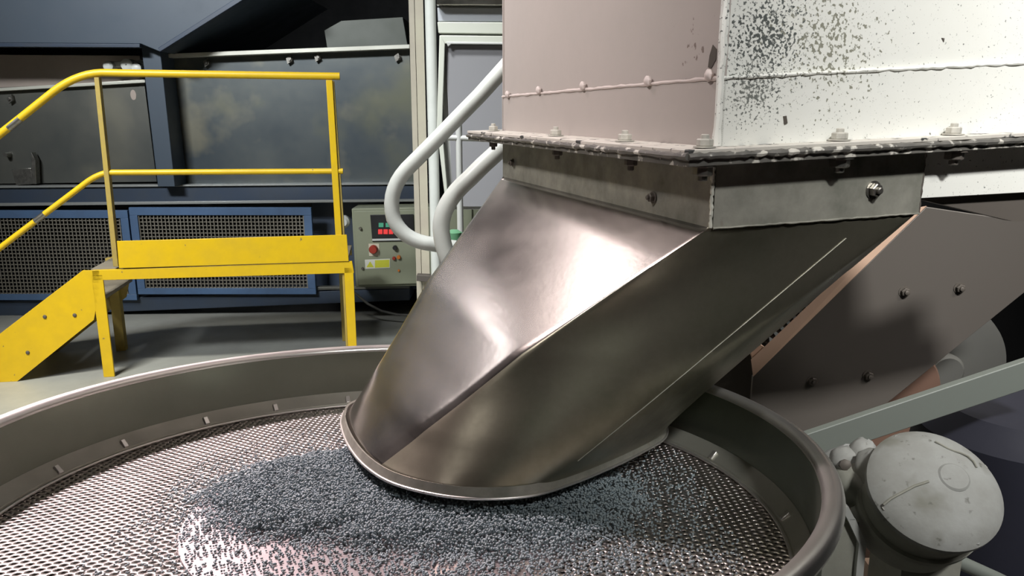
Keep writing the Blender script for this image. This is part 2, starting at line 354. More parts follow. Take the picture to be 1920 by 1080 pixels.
# pairs (top point, lip index): corner fans and flat triangles, square-to-round
iA, iB, iP, iC, iD, iE = 0, 3.0 * K, 7.3 * K, 10 * K, 13 * K, 17 * K
pairs = []
def span(tp0, tp1, i0, i1, n):
    for k in range(n):
        s = k / n; pairs.append((tp0 + (tp1 - tp0) * s, i0 + (i1 - i0) * s))
A4, B4, C4, D4 = top
span(A4, A4, iA, iB * .35, 10); span(A4, B4, iB * .35, iB * .97, 40); span(B4, B4, iB * .97, iB * 1.12, 6); span(B4, C4, iB * 1.12, iP, 30)
span(C4, C4, iP, iC * 1.05, 14); span(C4, D4, iC * 1.05, iD, 24); span(D4, D4, iD, iE * .97, 16); span(D4, A4, iE * .97, NL, 24)
def lipat(s):
    s = s % NL; a = int(s); f = s - a; return lip[a % NL] * (1 - f) + lip[(a + 1) % NL] * f
NT = 44; rows = []
Pn = len(pairs)
kB = 50                       # index of the near corner crease
for r in range(NT + 1):
    s = r / NT
    row = [tp * (1 - s) + lipat(li) * s for tp, li in pairs]
    # rounding of creases grows towards the mouth
    it = int(1 + 4 * s)
    for _ in range(it):
        if r == 0 or r == NT: break
        row = [row[i] * .5 + row[i - 1] * .25 + row[(i + 1) % Pn] * .25 for i in range(Pn)]
    # shallow press-brake folds in the upper sheet
    bul = .017 * max(0, 1 - abs(s - .52) / (.52 if s < .52 else .36)) + .003 * max(0, 1 - abs(s - .84) / .13)
    nrm = Vector((-.70, -.25, .62))
    for i in range(Pn):
        wgt = min(1, (i + 6) / 9) if i < 52 else max(0, 1 - (i - 51) / 34, (i - Pn + 6) / 9)
        row[i] = row[i] + nrm * bul * wgt
    rows.append(row)
body = MB().loft(rows, True, False)
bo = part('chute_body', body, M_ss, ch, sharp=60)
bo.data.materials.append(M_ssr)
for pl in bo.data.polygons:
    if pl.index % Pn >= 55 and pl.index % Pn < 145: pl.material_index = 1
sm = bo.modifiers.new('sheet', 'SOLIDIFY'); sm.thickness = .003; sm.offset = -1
# flared lip band and bright bead
cen = Vector((-.03, 1.4, 0))
def outw(p, d): 
    q = Vector((p.x - cen.x, p.y - cen.y, 0)).normalized(); return p + q * d
l0 = [outw(p, .002) + Zt * .012 for p in lip]; l1 = [outw(p, .009) - Zt * .004 for p in lip]
l2 = [outw(p, .006) - Zt * .005 for p in lip]; l3 = [outw(p, -.002) + Zt * .010 for p in lip]
part('lip_band', MB().loft([l0, l1, l2, l3, l0], True, False), M_ssd, ch, sharp=50)
lb = MB(); N2 = NL
loops = []
for i in range(NL):
    p = l1[i]; q = Vector((p.x - cen.x, p.y - cen.y, 0)).normalized()
    loops.append([p + (q * math.cos(a) + Zt * math.sin(a)) * .0028 for a in [2 * math.pi * k / 8 for k in range(8)]])
lb.loft(loops + [loops[0]], True, False)
part('lip_bead', lb, M_rim, ch, sharp=80)
# collar (four plates bolted under the flange)
def plate(a, b, c, d, inn): return MB().loft([[a, b, c, d], [a + inn, b + inn, c + inn, d + inn]])
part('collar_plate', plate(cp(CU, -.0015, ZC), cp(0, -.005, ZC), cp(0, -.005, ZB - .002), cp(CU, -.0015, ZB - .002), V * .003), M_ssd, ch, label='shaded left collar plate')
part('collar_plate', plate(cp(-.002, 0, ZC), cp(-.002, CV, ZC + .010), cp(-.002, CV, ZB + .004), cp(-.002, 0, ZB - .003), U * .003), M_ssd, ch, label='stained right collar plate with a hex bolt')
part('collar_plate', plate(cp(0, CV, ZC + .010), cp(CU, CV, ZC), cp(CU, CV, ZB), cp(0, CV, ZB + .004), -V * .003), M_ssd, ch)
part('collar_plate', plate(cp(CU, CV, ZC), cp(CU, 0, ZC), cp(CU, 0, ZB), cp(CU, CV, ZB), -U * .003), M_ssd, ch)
part('weld_bead', rough_tube(cp(-.002, -.005, ZC), cp(-.002, -.005, ZB), .0028, 30, .0008), M_cap, ch)
part('weld_bead', rough_tube(cp(-.003, 0, ZB - .002), cp(-.003, CV, ZB + .004), .0016, 40, .0005), M_ssd, ch)
part('weld_bead', rough_tube(cp(-.001, CV + .001, ZC + .01), cp(-.001, CV + .001, ZB + .004), .002, 20, .0005), M_boltd, ch)
p = R_(1637, 356, .002); hexbolt(ch, p, -U, .0115, .010, M_bolt)
p = L_(1225, 370, .006); hexbolt(ch, p, -V, .008, .008, M_boltd)
p = L_(962, 305, .006); hexbolt(ch, p, -V, .008, .008, M_boltd)
# fold seam on the side sheet
sa, sb = C4.lerp(B4, .12), lipat(iP); i_m = 86
part('fold_seam', MB().tube([rows[r][int(79 + 7 * r / NT)].lerp(rows[r][int(79 + 7 * r / NT) + 1], (79 + 7 * r / NT) % 1) + Vector((.0003, -.0006, 0)) for r in range(4, NT - 3)], .0008, 6), M_ssd, ch)

# ------------------------------------------------------------------ sifter
sf = thing('round_sifter', 'round stainless steel vibrating sifter pan with a perforated screen below the chute', 'sifter', (SC.x, SC.y, 0))
RO = .661
part('rim', MB().ringlathe(SC - NS * .011, NS, [(RO + .0145 * math.cos(a), .0125 * math.sin(a)) for a in [2 * math.pi * k / 16 for k in range(16)]], 160), M_rim, sf, sharp=60)
part('pan_wall', MB().ringlathe(SC, NS, [(.652, -.012), (.652, -.30), (.646, -.30), (.646, -.012)], 160), M_wall, sf)
part('clamp_ring', MB().ringlathe(MC, NS, [(.620, .0015), (.623, .009), (.640, .024), (.6455, .030), (.6455, -.006), (.620, -.006)], 160), M_ring, sf, sharp=25)
part('inner_bead', MB().ringlathe(MC, NS, [(.618 + .003 * math.cos(a), .004 + .003 * math.sin(a)) for a in [2 * math.pi * k / 8 for k in range(8)]], 160), M_rim, sf, sharp=80)
# perforated annulus: hexagonal cells, each with a round hole
def perforated():
    pitch = .0138; hr = .0041; th = .0015
    a1 = np.array([math.cos(math.radians(28)), math.sin(math.radians(28))]) * pitch
    a2 = np.array([math.cos(math.radians(88)), math.sin(math.radians(88))]) * pitch
    n = 60; I, J = np.meshgrid(np.arange(-n, n + 1), np.arange(-n, n + 1)); P = I.reshape(-1, 1) * a1 + J.reshape(-1, 1) * a2
    r = np.hypot(P[:, 0], P[:, 1]); P = P[(r < .622) & (r > .306)]
    k = np.arange(12); ang = np.radians(28 + 30) + k * math.pi / 6
    R = pitch / math.sqrt(3); hexr = np.where(k % 2 == 0, R, R * math.cos(math.pi / 6))
    outer = np.stack([np.cos(ang) * hexr, np.sin(ang) * hexr], 1)
    # slightly oval holes, as punched
    inner = np.stack([np.cos(ang) * hr, np.sin(ang) * hr * .82], 1)
    cell = np.concatenate([np.c_[outer, np.zeros(12)], np.c_[inner, np.zeros(12) - .0002], np.c_[inner * .96, np.zeros(12) - th]])
    nv = len(cell); verts = (np.c_[P, np.zeros(len(P))][:, None, :] + cell[None]).reshape(-1, 3)
    kk = (k + 1) % 12
    fc = np.concatenate([np.stack([k, kk, kk + 12, k + 12], 1), np.stack([k + 12, kk + 12, kk + 24, k + 24], 1)])
    faces = (fc[None] + (np.arange(len(P)) * nv)[:, None, None]).reshape(-1, 4)
    return verts, faces
def np_mesh(name, verts, faces, m, parent, smooth=False):
    me = bpy.data.meshes.new(name); k = faces.shape[1]
    me.vertices.add(len(verts)); me.vertices.foreach_set('co', verts.astype(np.float32).ravel())
    me.loops.add(faces.size); me.loops.foreach_set('vertex_index', faces.astype(np.int32).ravel())
    me.polygons.add(len(faces)); me.polygons.foreach_set('loop_start', (np.arange(len(faces)) * k).astype(np.int32))
    me.polygons.foreach_set('loop_total', np.full(len(faces), k, np.int32)); me.update(calc_edges=True); me.validate()
    if smooth: me.polygons.foreach_set('use_smooth', [True] * len(faces))
    me.materials.append(m); o = bpy.data.objects.new(name, me); COL.objects.link(o)
    if parent: o.parent = parent
    return o
tilt = Zt.rotation_difference(NS)
v, f = perforated()
Rm = np.array(tilt.to_matrix())
vw = v @ Rm.T + np.array(MC - Vector((SC.x, SC.y, 0)))
sc_o = np_mesh('perforated_screen', vw, f, M_screen, sf); sc_o['kind'] = 'stuff'
part('centre_plate', MB().lathe(MC, NS, [(.316, -.002), (.320, .0005), (.3185, .0025), (.30, .0028), (.002, .004)], 120), M_disc, sf, sharp=40)
part('catch_pan', MB().lathe(MC - NS * .11, NS, [(.645, 0), (.645, .004)], 80), M_inside, sf)
part('lower_drum', MB().ringlathe(SC, NS, [(.640, -.30), (.640, -.62), (.634, -.62), (.634, -.30)], 96), M_wall, sf)
part('clamp_band', MB().ringlathe(SC, NS, [(.652, -.285), (.668, -.295), (.668, -.315), (.652, -.325)], 96), M_rim, sf)
part('base_ring', MB().ringlathe((SC.x, SC.y, 0), Zt, [(.60, .0), (.60, .10), (.52, .10), (.52, .0)], 64), M_arm, sf)
for k in range(6):
    a = math.radians(60 * k + 20); c = Vector((SC.x + .56 * math.cos(a), SC.y + .56 * math.sin(a), .10)); h = .27
    part('support_spring', MB().tube([c + Vector((.03 * math.cos(q), .03 * math.sin(q), h * q / (2 * math.pi * 6))) for q in [2 * math.pi * 6 * i / 72 for i in range(73)]], .006, 6), M_boltd, sf)
def ringpt(px, py, rad, h):
    d = ray(px, py); q = CAM + d * ((MC - CAM).dot(NS) / d.dot(NS)); e = (q - MC); e = (e - NS * e.dot(NS)).normalized(); return MC + e * rad + NS * h, e
for px, py in ((96, 895), (228, 845), (383, 800), (515, 775), (653, 762), (1335, 868), (1468, 985)):
    c, e = ringpt(px, py, .632, .016); tt = NS.cross(e)
    ax = (NS * .6 - e * .4).normalized()
    part('clip', MB().loft([[c - tt * .006 - e * .008 - NS * .010, c + tt * .006 - e * .008 - NS * .010, c + tt * .006 + e * .004 + NS * .004, c - tt * .006 + e * .004 + NS * .004],
                            [c - tt * .005 - e * .010 - NS * .004, c + tt * .005 - e * .010 - NS * .004, c + tt * .005 + e * .002 + NS * .008, c - tt * .005 + e * .002 + NS * .008]]), M_rim, sf, bevel=.001)

# ------------------------------------------------------------------ pellets
def pellets():
    t = (1 + 5 ** .5) / 2
    iv = np.array([(-1, t, 0), (1, t, 0), (-1, -t, 0), (1, -t, 0), (0, -1, t), (0, 1, t), (0, -1, -t), (0, 1, -t), (t, 0, -1), (t, 0, 1), (-t, 0, -1), (-t, 0, 1)], float)
    iv /= np.linalg.norm(iv[0])
    fi = np.array([(0, 11, 5), (0, 5, 1), (0, 1, 7), (0, 7, 10), (0, 10, 11), (1, 5, 9), (5, 11, 4), (11, 10, 2), (10, 7, 6), (7, 1, 8), (3, 9, 4), (3, 4, 2), (3, 2, 6), (3, 6, 8), (3, 8, 9), (4, 9, 5), (2, 4, 11), (6, 2, 10), (8, 6, 7), (9, 8, 1)])
    N = 290000
    x = RNG.uniform(-.60, .34, N); y = RNG.uniform(.55, 1.55, N)
    # heap: broad mound below the chute mouth, spreading to the left
    def g(cx, cy, sx, sy, a): 
        c, s = math.cos(a), math.sin(a); dx, dy = x - cx, y - cy; return ((dx * c + dy * s) / sx) ** 2 + ((-dx * s + dy * c) / sy) ** 2
    q1 = g(-.10, 1.22, .30, .235, 0.0); q2 = g(-.28, 1.22, .235, .185, 0.15)
    ed = np.minimum(q1, q2)
    n1 = np.sin(x * 41 + 2 * np.sin(y * 33)) * np.sin(y * 47 + 1.7 * np.sin(x * 29)) * .16
    dens = np.clip((1.22 - ed + n1) * 1.5, 0, 1) ** 1.0
    fringe = .07 * np.exp(-np.clip(ed - 1, 0, None) * 1.1) + .05 * np.exp(-g(-.25, .93, .22, .14, 0)) + .10 * np.exp(-g(.05, .97, .22, .07, 0))
    keep = RNG.uniform(0, 1, N) < np.clip(dens * .62 + fringe, 0, .62)
    x, y, dens = x[keep], y[keep], dens[keep]
    r = np.hypot(x - MC.x, y - MC.y); k2 = r < .60; x, y, dens = x[k2], y[k2], dens[k2]
    n = len(x); h = .0025 + RNG.uniform(0, 1, n) * (.002 + .020 * np.clip(dens, 0, 1)) * np.clip((dens - .1) * 3, 0, 1)
    rad = RNG.uniform(.0015, .0021, n)
    z = MC.z + .003 + h - ((x - MC.x) * NS.x + (y - MC.y) * NS.y) / NS.z
    sc = RNG.uniform(.8, 1.35, (n, 1, 3)); a = RNG.uniform(0, 6.28, n)
    vv = iv[None] * rad[:, None, None] * sc; c, s = np.cos(a)[:, None], np.sin(a)[:, None]
    vv = np.stack([vv[..., 0] * c - vv[..., 1] * s, vv[..., 0] * s + vv[..., 1] * c, vv[..., 2]], -1)
    V_ = (vv + np.stack([x, y, z], 1)[:, None, :]).reshape(-1, 3)
    F_ = (fi[None] + (np.arange(n) * 12)[:, None, None]).reshape(-1, 3)
    print('pellets', n); return V_, F_
v, f = pellets()
base = np.array([-.15, 1.15, MC.z])
po = np_mesh('plastic_pellets', v - base, f, M_pel, None, True); po.location = base
po['label'] = 'heap of small blue-grey pellets spilled on the screen under the chute mouth'; po['category'] = 'pellets'; po['kind'] = 'stuff'

# ------------------------------------------------------------------ yellow platform
P0 = Vector((-2.2, 4.10, 0)); PD = Vector((1.3, .20, 0)).normalized(); PN = Vector((-PD.y, PD.x, 0))
def Y_(px, py, off=0): return onplane(px, py, P0 + PN * off, PN)
yp = thing('work_platform', 'yellow steel step platform with handrails and side stairs behind the sifter', 'platform', (-1.6, 4.4, 0))
def ypl(pix, off, th, m, name, bevel=.002, **k):
    return part(name, MB().prism([Y_(a, b, off) for a, b in pix], PN * th), m, yp, bevel=bevel, **k)
q = [Y_(637, 143, .02), Y_(560, 142, .02), Y_(230, 137, .02)]
part('handrail', MB().tube(q + arc(Y_(205, 136.5, .02), Y_(150, 133, .02), Y_(100, 172, .02)) + [Y_(30, 228, .02), Y_(-120, 345, .02)], .0195, 14), M_yel, yp)
part('mid_rail', MB().tube([Y_(643, 321, .02), Y_(220, 323.5, .02)] + arc(Y_(210, 323.5, .02), Y_(190, 323, .02), Y_(165, 340, .02)) + [Y_(75, 408, .02), Y_(-120, 556, .02)], .0155, 12), M_yel, yp)
a, b = Y_(38, 222, .02), Y_(16, 240, .02); part('rail_joint', MB().tube([a, b], .0200, 14), M_bolt, yp, label='bare grey joint in the upper rail')
a, b = Y_(84, 401, .02), Y_(66, 415, .02); part('rail_joint', MB().tube([a, b], .0160, 14), M_bolt, yp, label='bare grey joint in the lower rail')
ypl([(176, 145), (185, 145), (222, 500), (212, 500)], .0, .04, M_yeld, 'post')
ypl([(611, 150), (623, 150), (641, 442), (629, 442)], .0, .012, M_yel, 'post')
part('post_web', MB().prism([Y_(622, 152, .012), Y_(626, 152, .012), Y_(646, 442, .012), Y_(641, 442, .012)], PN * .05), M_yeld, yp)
ypl([(219, 452), (650, 440), (654, 490), (223, 503)], -.006, .006, M_yel, 'toe_board')
ypl([(172, 507), (660, 490), (664, 512), (174, 526)], 0, .02, M_yel, 'front_beam')
zt = Y_(400, 499).z
pe = Y_(-112, 340, .02)
part('post', MB().tube([(pe.x, pe.y, 0), (pe.x, pe.y, pe.z)], .017, 12), M_yel, yp)
e0, e1 = Y_(168, 506), Y_(650, 491)
e0.z = e1.z = zt
part('deck', MB().loft([[e0 + PN * .02, e1 + PN * .02, e1 + PN * .55, e0 + PN * .55], [p - Zt * .02 for p in (e0 + PN * .02, e1 + PN * .02, e1 + PN * .55, e0 + PN * .55)]]), M_deck, yp)
part('rear_beam', MB().prism([e0 + PN * .55, e1 + PN * .55, e1 + PN * .55 - Zt * .06, e0 + PN * .55 - Zt * .06], PN * .02), M_yeld, yp)
def leg(pxl, pyl, off, wd, dp, m, **k):
    p = Y_(pxl, pyl, off); m0 = MB(); a = Vector((p.x, p.y, 0))
    m0.loft([[a, a + PD * wd, a + PD * wd + PN * dp, a + PN * dp], [x + Zt * (zt - .03) for x in (a, a + PD * wd, a + PD * wd + PN * dp, a + PN * dp)]])
    return part('leg', m0, m, yp, bevel=.002, **k)
leg(181, 600, 0, .058, .012, M_yel); leg(649, 580, 0, .05, .012, M_yel)
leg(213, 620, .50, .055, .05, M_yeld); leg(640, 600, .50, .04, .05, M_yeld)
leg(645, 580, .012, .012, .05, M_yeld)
zf = lambda px, py: Y_(px, py)
st = [Y_(155, 507), Y_(190, 507), Y_(196, 560), Y_(178, 600)]
fl = Y_(30, 700); fl.z = 0; fl2 = Y_(-75, 700); fl2.z = 0
poly = [Y_(155, 507), Y_(186, 507), Y_(186, 545), Y_(176, 600), fl, fl2, Y_(-75, 683)]
part('stringer', MB().prism(poly, PN * .008), M_yel, yp, bevel=.001)
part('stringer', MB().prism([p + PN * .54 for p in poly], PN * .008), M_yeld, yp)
for px, py in ((84, 594), (140, 591), (52, 661)):
    part('bolt', MB().lathe(Y_(px, py, 0), -PN, [(.011, 0), (.009, .005), (.004, .007)], 10), M_boltd, yp)
for k in range(3):
    c = Y_(150 - 62 * k, 560 + 46 * k, .01); w2 = PD * .11
    part('tread', MB().loft([[c - w2, c + w2, c + w2 + PN * .52, c - w2 + PN * .52], [x - Zt * .02 for x in (c - w2, c + w2, c + w2 + PN * .52, c - w2 + PN * .52)]]), M_deck, yp)

# ------------------------------------------------------------------ blue machine behind the platform
bm = thing('blue_machine', 'long slate-blue processing machine with stained steel side panels behind the platform', 'machine', (-2.2, 6.0, 0))
def bs(name, pix, Y, th, m, bevel=.003, **k): return part(name, MB().slab(pix, Y, th), m, bm, bevel=bevel, **k)
bs('upper_hopper', [(-400, -40), (512, -40), (300, 97), (264, 82), (-400, 78)], 5.2, 1.5, M_blue)
bs('hopper_edge', [(-400, 78), (262, 82), (262, 89), (-400, 86)], 5.19, .05, M_blue3)
bs('hopper_edge', [(300, 97), (296, 90), (440, -2), (500, -40), (514, -40), (452, 2)], 5.185, .06, M_blue3)
bs('column', [(264, 80), (300, 92), (328, 350), (296, 350)], 5.3, .30, M_blue)
bs('side_panel', [(-400, 182), (270, 152), (294, 341), (-400, 350)], 5.5, .03, M_panel)
bs('cap_strip', [(-400, 178), (0, 165), (272, 149), (272, 155), (0, 171), (-400, 184)], 5.46, .08, M_cap)
bs('back_board', [(-400, 100), (262, 104), (270, 160), (-400, 190)], 5.56, .05, M_brownp)
bs('side_panel', [(298, 106), (768, 88), (778, 345), (324, 348)], 5.5, .03, M_panel2)
bs('cap_strip', [(300, 101), (768, 83), (768, 91), (300, 109)], 5.42, .10, M_cap, label='bright white strip on the right-hand panel')
bs('top_box', [(608, 57), (640, 39), (755, 32), (766, 95), (615, 100)], 5.75, .5, M_box)
bs('rear_blocking_body', [(-400, 340), (800, 330), (800, 545), (-400, 560)], 5.95, 1.4, M_blk)  # black box added to block light and keep the guards' backing dark
bs('ledge_beam', [(-400, 356), (800, 346), (800, 376), (-400, 388)], 5.42, .25, M_blue3)
bs('ledge_edge', [(-400, 352), (800, 343), (800, 346), (-400, 356)], 5.40, .1, M_ledge)
bs('ledge_edge', [(-400, 385), (800, 373), (800, 378), (-400, 391)], 5.40, .06, M_ledge)
bs('lower_beam', [(-400, 576), (240, 558), (768, 541), (768, 563), (240, 584), (-400, 606)], 5.42, .25, M_blue3)
bs('lower_edge', [(410, 541), (768, 536), (768, 541), (410, 547)], 5.41, .05, M_panel)
bs('end_panel', [(584, 380), (800, 376), (800, 542), (584, 545)], 5.6, .1, M_blue3)
for px in (-150, 420, 700):
    p = at(px, 560, 5.8); part('foot', MB().box(p.x - .05, p.x + .05, 5.75, 5.85, 0, p.z), M_blk, bm)
    part('foot', MB().box(p.x - .05, p.x + .05, 6.9, 7.0, 0, p.z), M_blk, bm)
for px, py, s in ((205, 124, 9), (240, 122, 11), (258, 128, 9)):
    p = at(px, py, 5.4); part('pale_fitting', MB().lathe(p, (0, -1, 0), [(s * .0037, -.05), (s * .0037, .02), (s * .002, .03)], 14), M_whitep, bm)
part('pale_fitting', MB().slab([(200, 116), (268, 112), (268, 122), (200, 127)], 5.42, .06), M_whitep, bm, bevel=.005)
for px, py in ((390, 118), (545, 112), (598, 108), (748, 108), (22, 186)):
    p = at(px, py, 5.5)
    m = MB().lathe(p, (0, -1, 0), [(.018, 0), (.018, .012), (.010, .014), (.010, .04)], 10)
    m.slab([(px - 9, py - 3), (px - 1, py - 9), (px + 2, py + 2), (px - 6, py + 8)], 5.47, .02)
    part('wing_nut', m, M_bolt, bm)
part('latch_bracket', MB().slab([(22, 318), (58, 315), (62, 345), (30, 347)], 5.44, .06), M_bolt, bm, bevel=.002)
part('latch_plate', MB().slab([(58, 285), (66, 300), (68, 345), (60, 345)], 5.43, .05), M_bolt, bm, bevel=.002)
part('latch_pin', MB().lathe(at(18, 290, 5.5), (0, -1, 0), [(.02, 0), (.015, .05)], 10), M_bolt, bm)
p = at(250, 178, 5.5); part('oval_mark', MB().prism([p + Vector((.02 * math.cos(a), -.001, .035 * math.sin(a))) for a in [k * math.pi / 8 for k in range(16)]], (0, .002, 0)), M_brownp, bm)

# mesh guards
def guard(x0, x1, tl, tr, bl, br, label):   # pixel corners of the frame's outside
    Yg = 5.38; corners = [at(*tl, Yg), at(*tr, Yg), at(*br, Yg), at(*bl, Yg)]
    zt_ = (corners[0].z + corners[1].z) / 2; zb_ = (corners[2].z + corners[3].z) / 2
    xa, xb = corners[0].x, corners[1].x; fw = .055
    g = thing('mesh_guard', label, 'guard', ((xa + xb) / 2, Yg, zb_), 'wire mesh guards on the blue machine')
    for nm, bx in (('frame_bar', (xa, xb, zt_ - fw, zt_)), ('frame_bar', (xa, xb, zb_, zb_ + fw * .8)), ('frame_bar', (xa, xa + fw, zb_ + fw * .8, zt_ - fw)), ('frame_bar', (xb - fw, xb, zb_ + fw * .8, zt_ - fw))):
        part(nm, MB().box(bx[0], bx[1], Yg, Yg + .03, bx[2], bx[3]), M_blue2, g, bevel=.002)
    m = MB(); pt = .0262; x = xa + fw
    while x < xb - fw: m.box(x, x + .0065, Yg + .012, Yg + .018, zb_ + fw * .8, zt_ - fw); x += pt
    z = zb_ + fw * .8
    while z < zt_ - fw: m.box(xa + fw, xb - fw, Yg + .018, Yg + .024, z, z + .0065); z += pt
    part('wire_mesh', m, M_wire, g, kind='stuff', smooth=False)
    return g
guard(0, 0, (-330, 398), (238, 391), (-330, 566), (238, 560), 'left wire mesh guard in a blue frame behind the stairs')
guard(0, 0, (241, 391), (583, 387), (241, 556), (583, 548), 'right wire mesh guard in a blue frame behind the yellow toe board')
# ------------------------------------------------------------------ control box
cb = thing('control_box', 'olive-grey electrical control box with red display right of the yellow platform', 'control box', at(770, 536, 5.2))
def cs(name, pix, Y, th, m, bevel=.002, par=None, **k): return part(name, MB().slab(pix, Y, th), m, par or cb, bevel=bevel, **k)
cs('enclosure', [(659, 391), (900, 386), (900, 533), (667, 539)], 5.22, .22, M_ctrl, .006)
cs('door', [(663, 396), (885, 391), (885, 529), (671, 535)], 5.20, .018, M_ctrl, .004)
bz = cs('display_bezel', [(694, 403), (775, 402), (777, 452), (698, 453)], 5.19, .012, M_blk)
cs('display_trim', [(698, 448), (752, 447), (752, 450.5), (698, 451.5)], 5.186, .005, M_whiteg, 0, bz)
M_led = emit('red_digit', (.55, .03, .03), .55); M_ledg = emit('green_digit', (.05, .25, .15), .25)
for k in range(3):
    x = 709 + 10 * k
    cs('digit_window', [(x, 430), (x + 8, 430), (x + 8, 439), (x, 439)], 5.186, .004, M_led, 0, bz)
for k in range(2):
    x = 710 + 13 * k
    cs('digit_window', [(x, 418), (x + 9, 418), (x + 9, 426), (x, 426)], 5.186, .004, M_ledg, 0, bz)
def knob(px, py, r, m, h=.02, name='button'):
    part(name, MB().lathe(at(px, py, 5.2), (0, -1, 0), [(r, 0), (r, h * .7), (r * .8, h)], 18), m, cb)
cs('switch_plate', [(691, 457), (711, 457), (711, 480), (692, 480)], 5.196, .005, M_cream, 0)
knob(701, 467, .030, M_red, .04, 'rotary_switch'); knob(676, 428, .010, M_bolt, .02, 'lock'); knob(680, 503, .009, M_boltd, .015, 'lock')
knob(741, 464, .016, M_blk, .03); knob(748, 482, .014, M_org, .02); knob(739, 484, .012, M_red, .02); knob(748, 507, .008, M_org, .012)
wl = cs('warning_label', [(684, 487), (731, 485), (731, 502), (685, 504)], 5.1985, .002, M_labw, 0, label='white and yellow warning label')
cs('label_field', [(703, 488), (730, 487), (730, 501), (703, 502)], 5.1975, .001, M_lab, 0, wl)
cs('warning_triangle', [(694, 490), (701, 501), (687, 501)], 5.1975, .001, M_lab, 0, wl)
# white-tipped socket behind post
part_s = MB().lathe(at(645, 415, 5.3), (0, -1, 0), [(.045, 0), (.045, .03), (.03, .05)], 16)
part('round_plug', part_s, M_whiteg, bm)
m = MB().tube([at(655, 540, 5.3), at(668, 552, 5.28), at(690, 570, 5.25), at(715, 583, 5.22), at(745, 590, 5.2), at(790, 592, 5.2)], .009, 8)
solo('hanging_cable', m, M_cable, 'grey cable sagging below the olive-grey control box', 'cable')

# ------------------------------------------------------------------ posts, pipes and cabinet behind the hopper
ps = thing('channel_post', 'tall cream steel channel post left of the white vertical pipe', 'post', atz(790, 655, 0))
def vcol(m0, px, py, Y, w0, dp, z0, z1):
    p = at(px, py, Y); return m0.box(p.x, p.x + w0, Y, Y + dp, z0, z1)
part('web', vcol(MB(), 784, 250, 4.46, .046, .008, 0, 3.2), M_cream, ps)
part('side_flange', vcol(MB(), 773, 250, 4.475, .030, .06, 0, 3.2), M_creamd, ps, label='darker left flange')
part('foot_plate', vcol(MB(), 768, 250, 4.45, .11, .11, 0, .012), M_cream, ps)
part('bracket', MB().slab([(781, 516), (822, 518), (822, 530), (781, 527)], 4.4, .06), M_boltd, ps, bevel=.002)
wp = thing('vertical_pipe', 'tall white vertical pipe beside the grey enamel cabinet', 'pipe', atz(815, 655, 0) )
p = at(812, 250, 3.9)
part('tube', MB().tube([(p.x, 3.9, 0), (p.x, 3.9, 1.2), (p.x, 3.9, 2.2), (p.x, 3.9, 3.2)], .026, 18), M_whitep, wp)
part('floor_flange', MB().lathe((p.x, 3.9, 0), Zt, [(.06, 0), (.06, .01), (.034, .015)], 20), M_whitep, wp)
wp.location = (p.x, 3.9, 0)
for o in wp.children: o.location = (0, 0, 0)
for o in wp.children:
    d = Vector(wp.location) - atz(815, 655, 0); o.data.transform(Matrix.Translation(-d))
p2 = at(862, 350, 3.3)
tp = thing('thin_pipe_frame', 'thin white upright with a short crossbar in front of the cabinet', 'pipe', (p2.x, 3.3, 0))
part('upright', MB().tube([(p2.x, 3.3, 0), (p2.x, 3.3, at(862, 232, 3.3).z)], .0135, 12), M_whiteg, tp)
part('crossbar', MB().tube([at(838, 258, 3.3), at(940, 262, 3.3)], .012, 12), M_whiteg, tp)
cabn = thing('enamel_cabinet', 'grey enamel cabinet with pale trim seen left of the hopper', 'cabinet', at(900, 392, 3.62))
def ks(name, pix, Y, th, m, bevel=.003, **k): return part(name, MB().slab(pix, Y, th), m, cabn, bevel=bevel, **k)
ks('body', [(822, -120), (1180, -120), (1150, 393), (838, 393)], 3.62, .5, M_whiteg)
ks('chrome_rail', [(818, -14), (1150, -14), (1150, 11), (818, 9)], 3.55, .06, M_chrome)
ks('upper_panel', [(820, 14), (1150, 17), (1150, 42), (821, 40)], 3.60, .02, M_lpan)
ks('trim_band', [(820, 41), (1150, 43), (1150, 66), (822, 62)], 3.585, .04, M_trim)
ks('door_panel', [(834, 84), (1150, 86), (1150, 388), (850, 388)], 3.60, .03, M_wpan)
ks('door_frame', [(824, 66), (1150, 70), (1150, 84), (840, 82), (834, 82)], 3.575, .04, M_trim)
ks('door_frame', [(824, 66), (834, 80), (829, 240), (842, 388), (836, 388), (819, 240)], 3.575, .04, M_trim)
ks('panel_bead', [(836, 78), (1150, 82), (1150, 86), (846, 83), (840, 88)], 3.57, .01, M_whiteg)

def bend(name, pts, r, label):
    m = MB().tube(pts, r, 20); return solo(name, m, M_whitep, label, 'handrail', 'white bent handrails')
Y1 = 2.62
bend('bent_handrail', [at(1010, 55, Y1), at(945, 128, Y1), at(900, 178, Y1), at(800, 280, Y1)] + arc(at(775, 305, Y1), at(722, 352, Y1), at(738, 410, Y1), 8)[1:] +
     arc(at(738, 410, Y1), at(755, 452, Y1), at(812, 458, Y1), 8)[1:] + [at(850, 464, Y1)] + arc(at(880, 468, Y1), at(905, 472, Y1), at(906, 500, Y1), 5) + [Vector((at(906, 500, Y1).x, Y1, 0))], .0255,
     'rear white bent handrail, the one curling furthest left of the chute')
Y2 = 2.36
bend('bent_handrail', [at(1000, 222, Y2 + .05), at(938, 280, Y2 + .02), at(905, 310, Y2)] + arc(at(880, 335, Y2), at(825, 382, Y2), at(827, 430, Y2), 8) +
     arc(at(827, 430, Y2), at(830, 470, Y2), at(850, 508, Y2), 6)[1:] + [at(905, 600, Y2), at(930, 660, Y2), Vector((at(930, 660, Y2).x, Y2, 0))], .0265,
     'front white bent handrail with black chips, touching the chute edge')
m = MB().lathe(at(852, 445, 3.0), (0, 0, 1), [(.02, -.04), (.03, -.03), (.03, .02), (.015, .03)], 16)
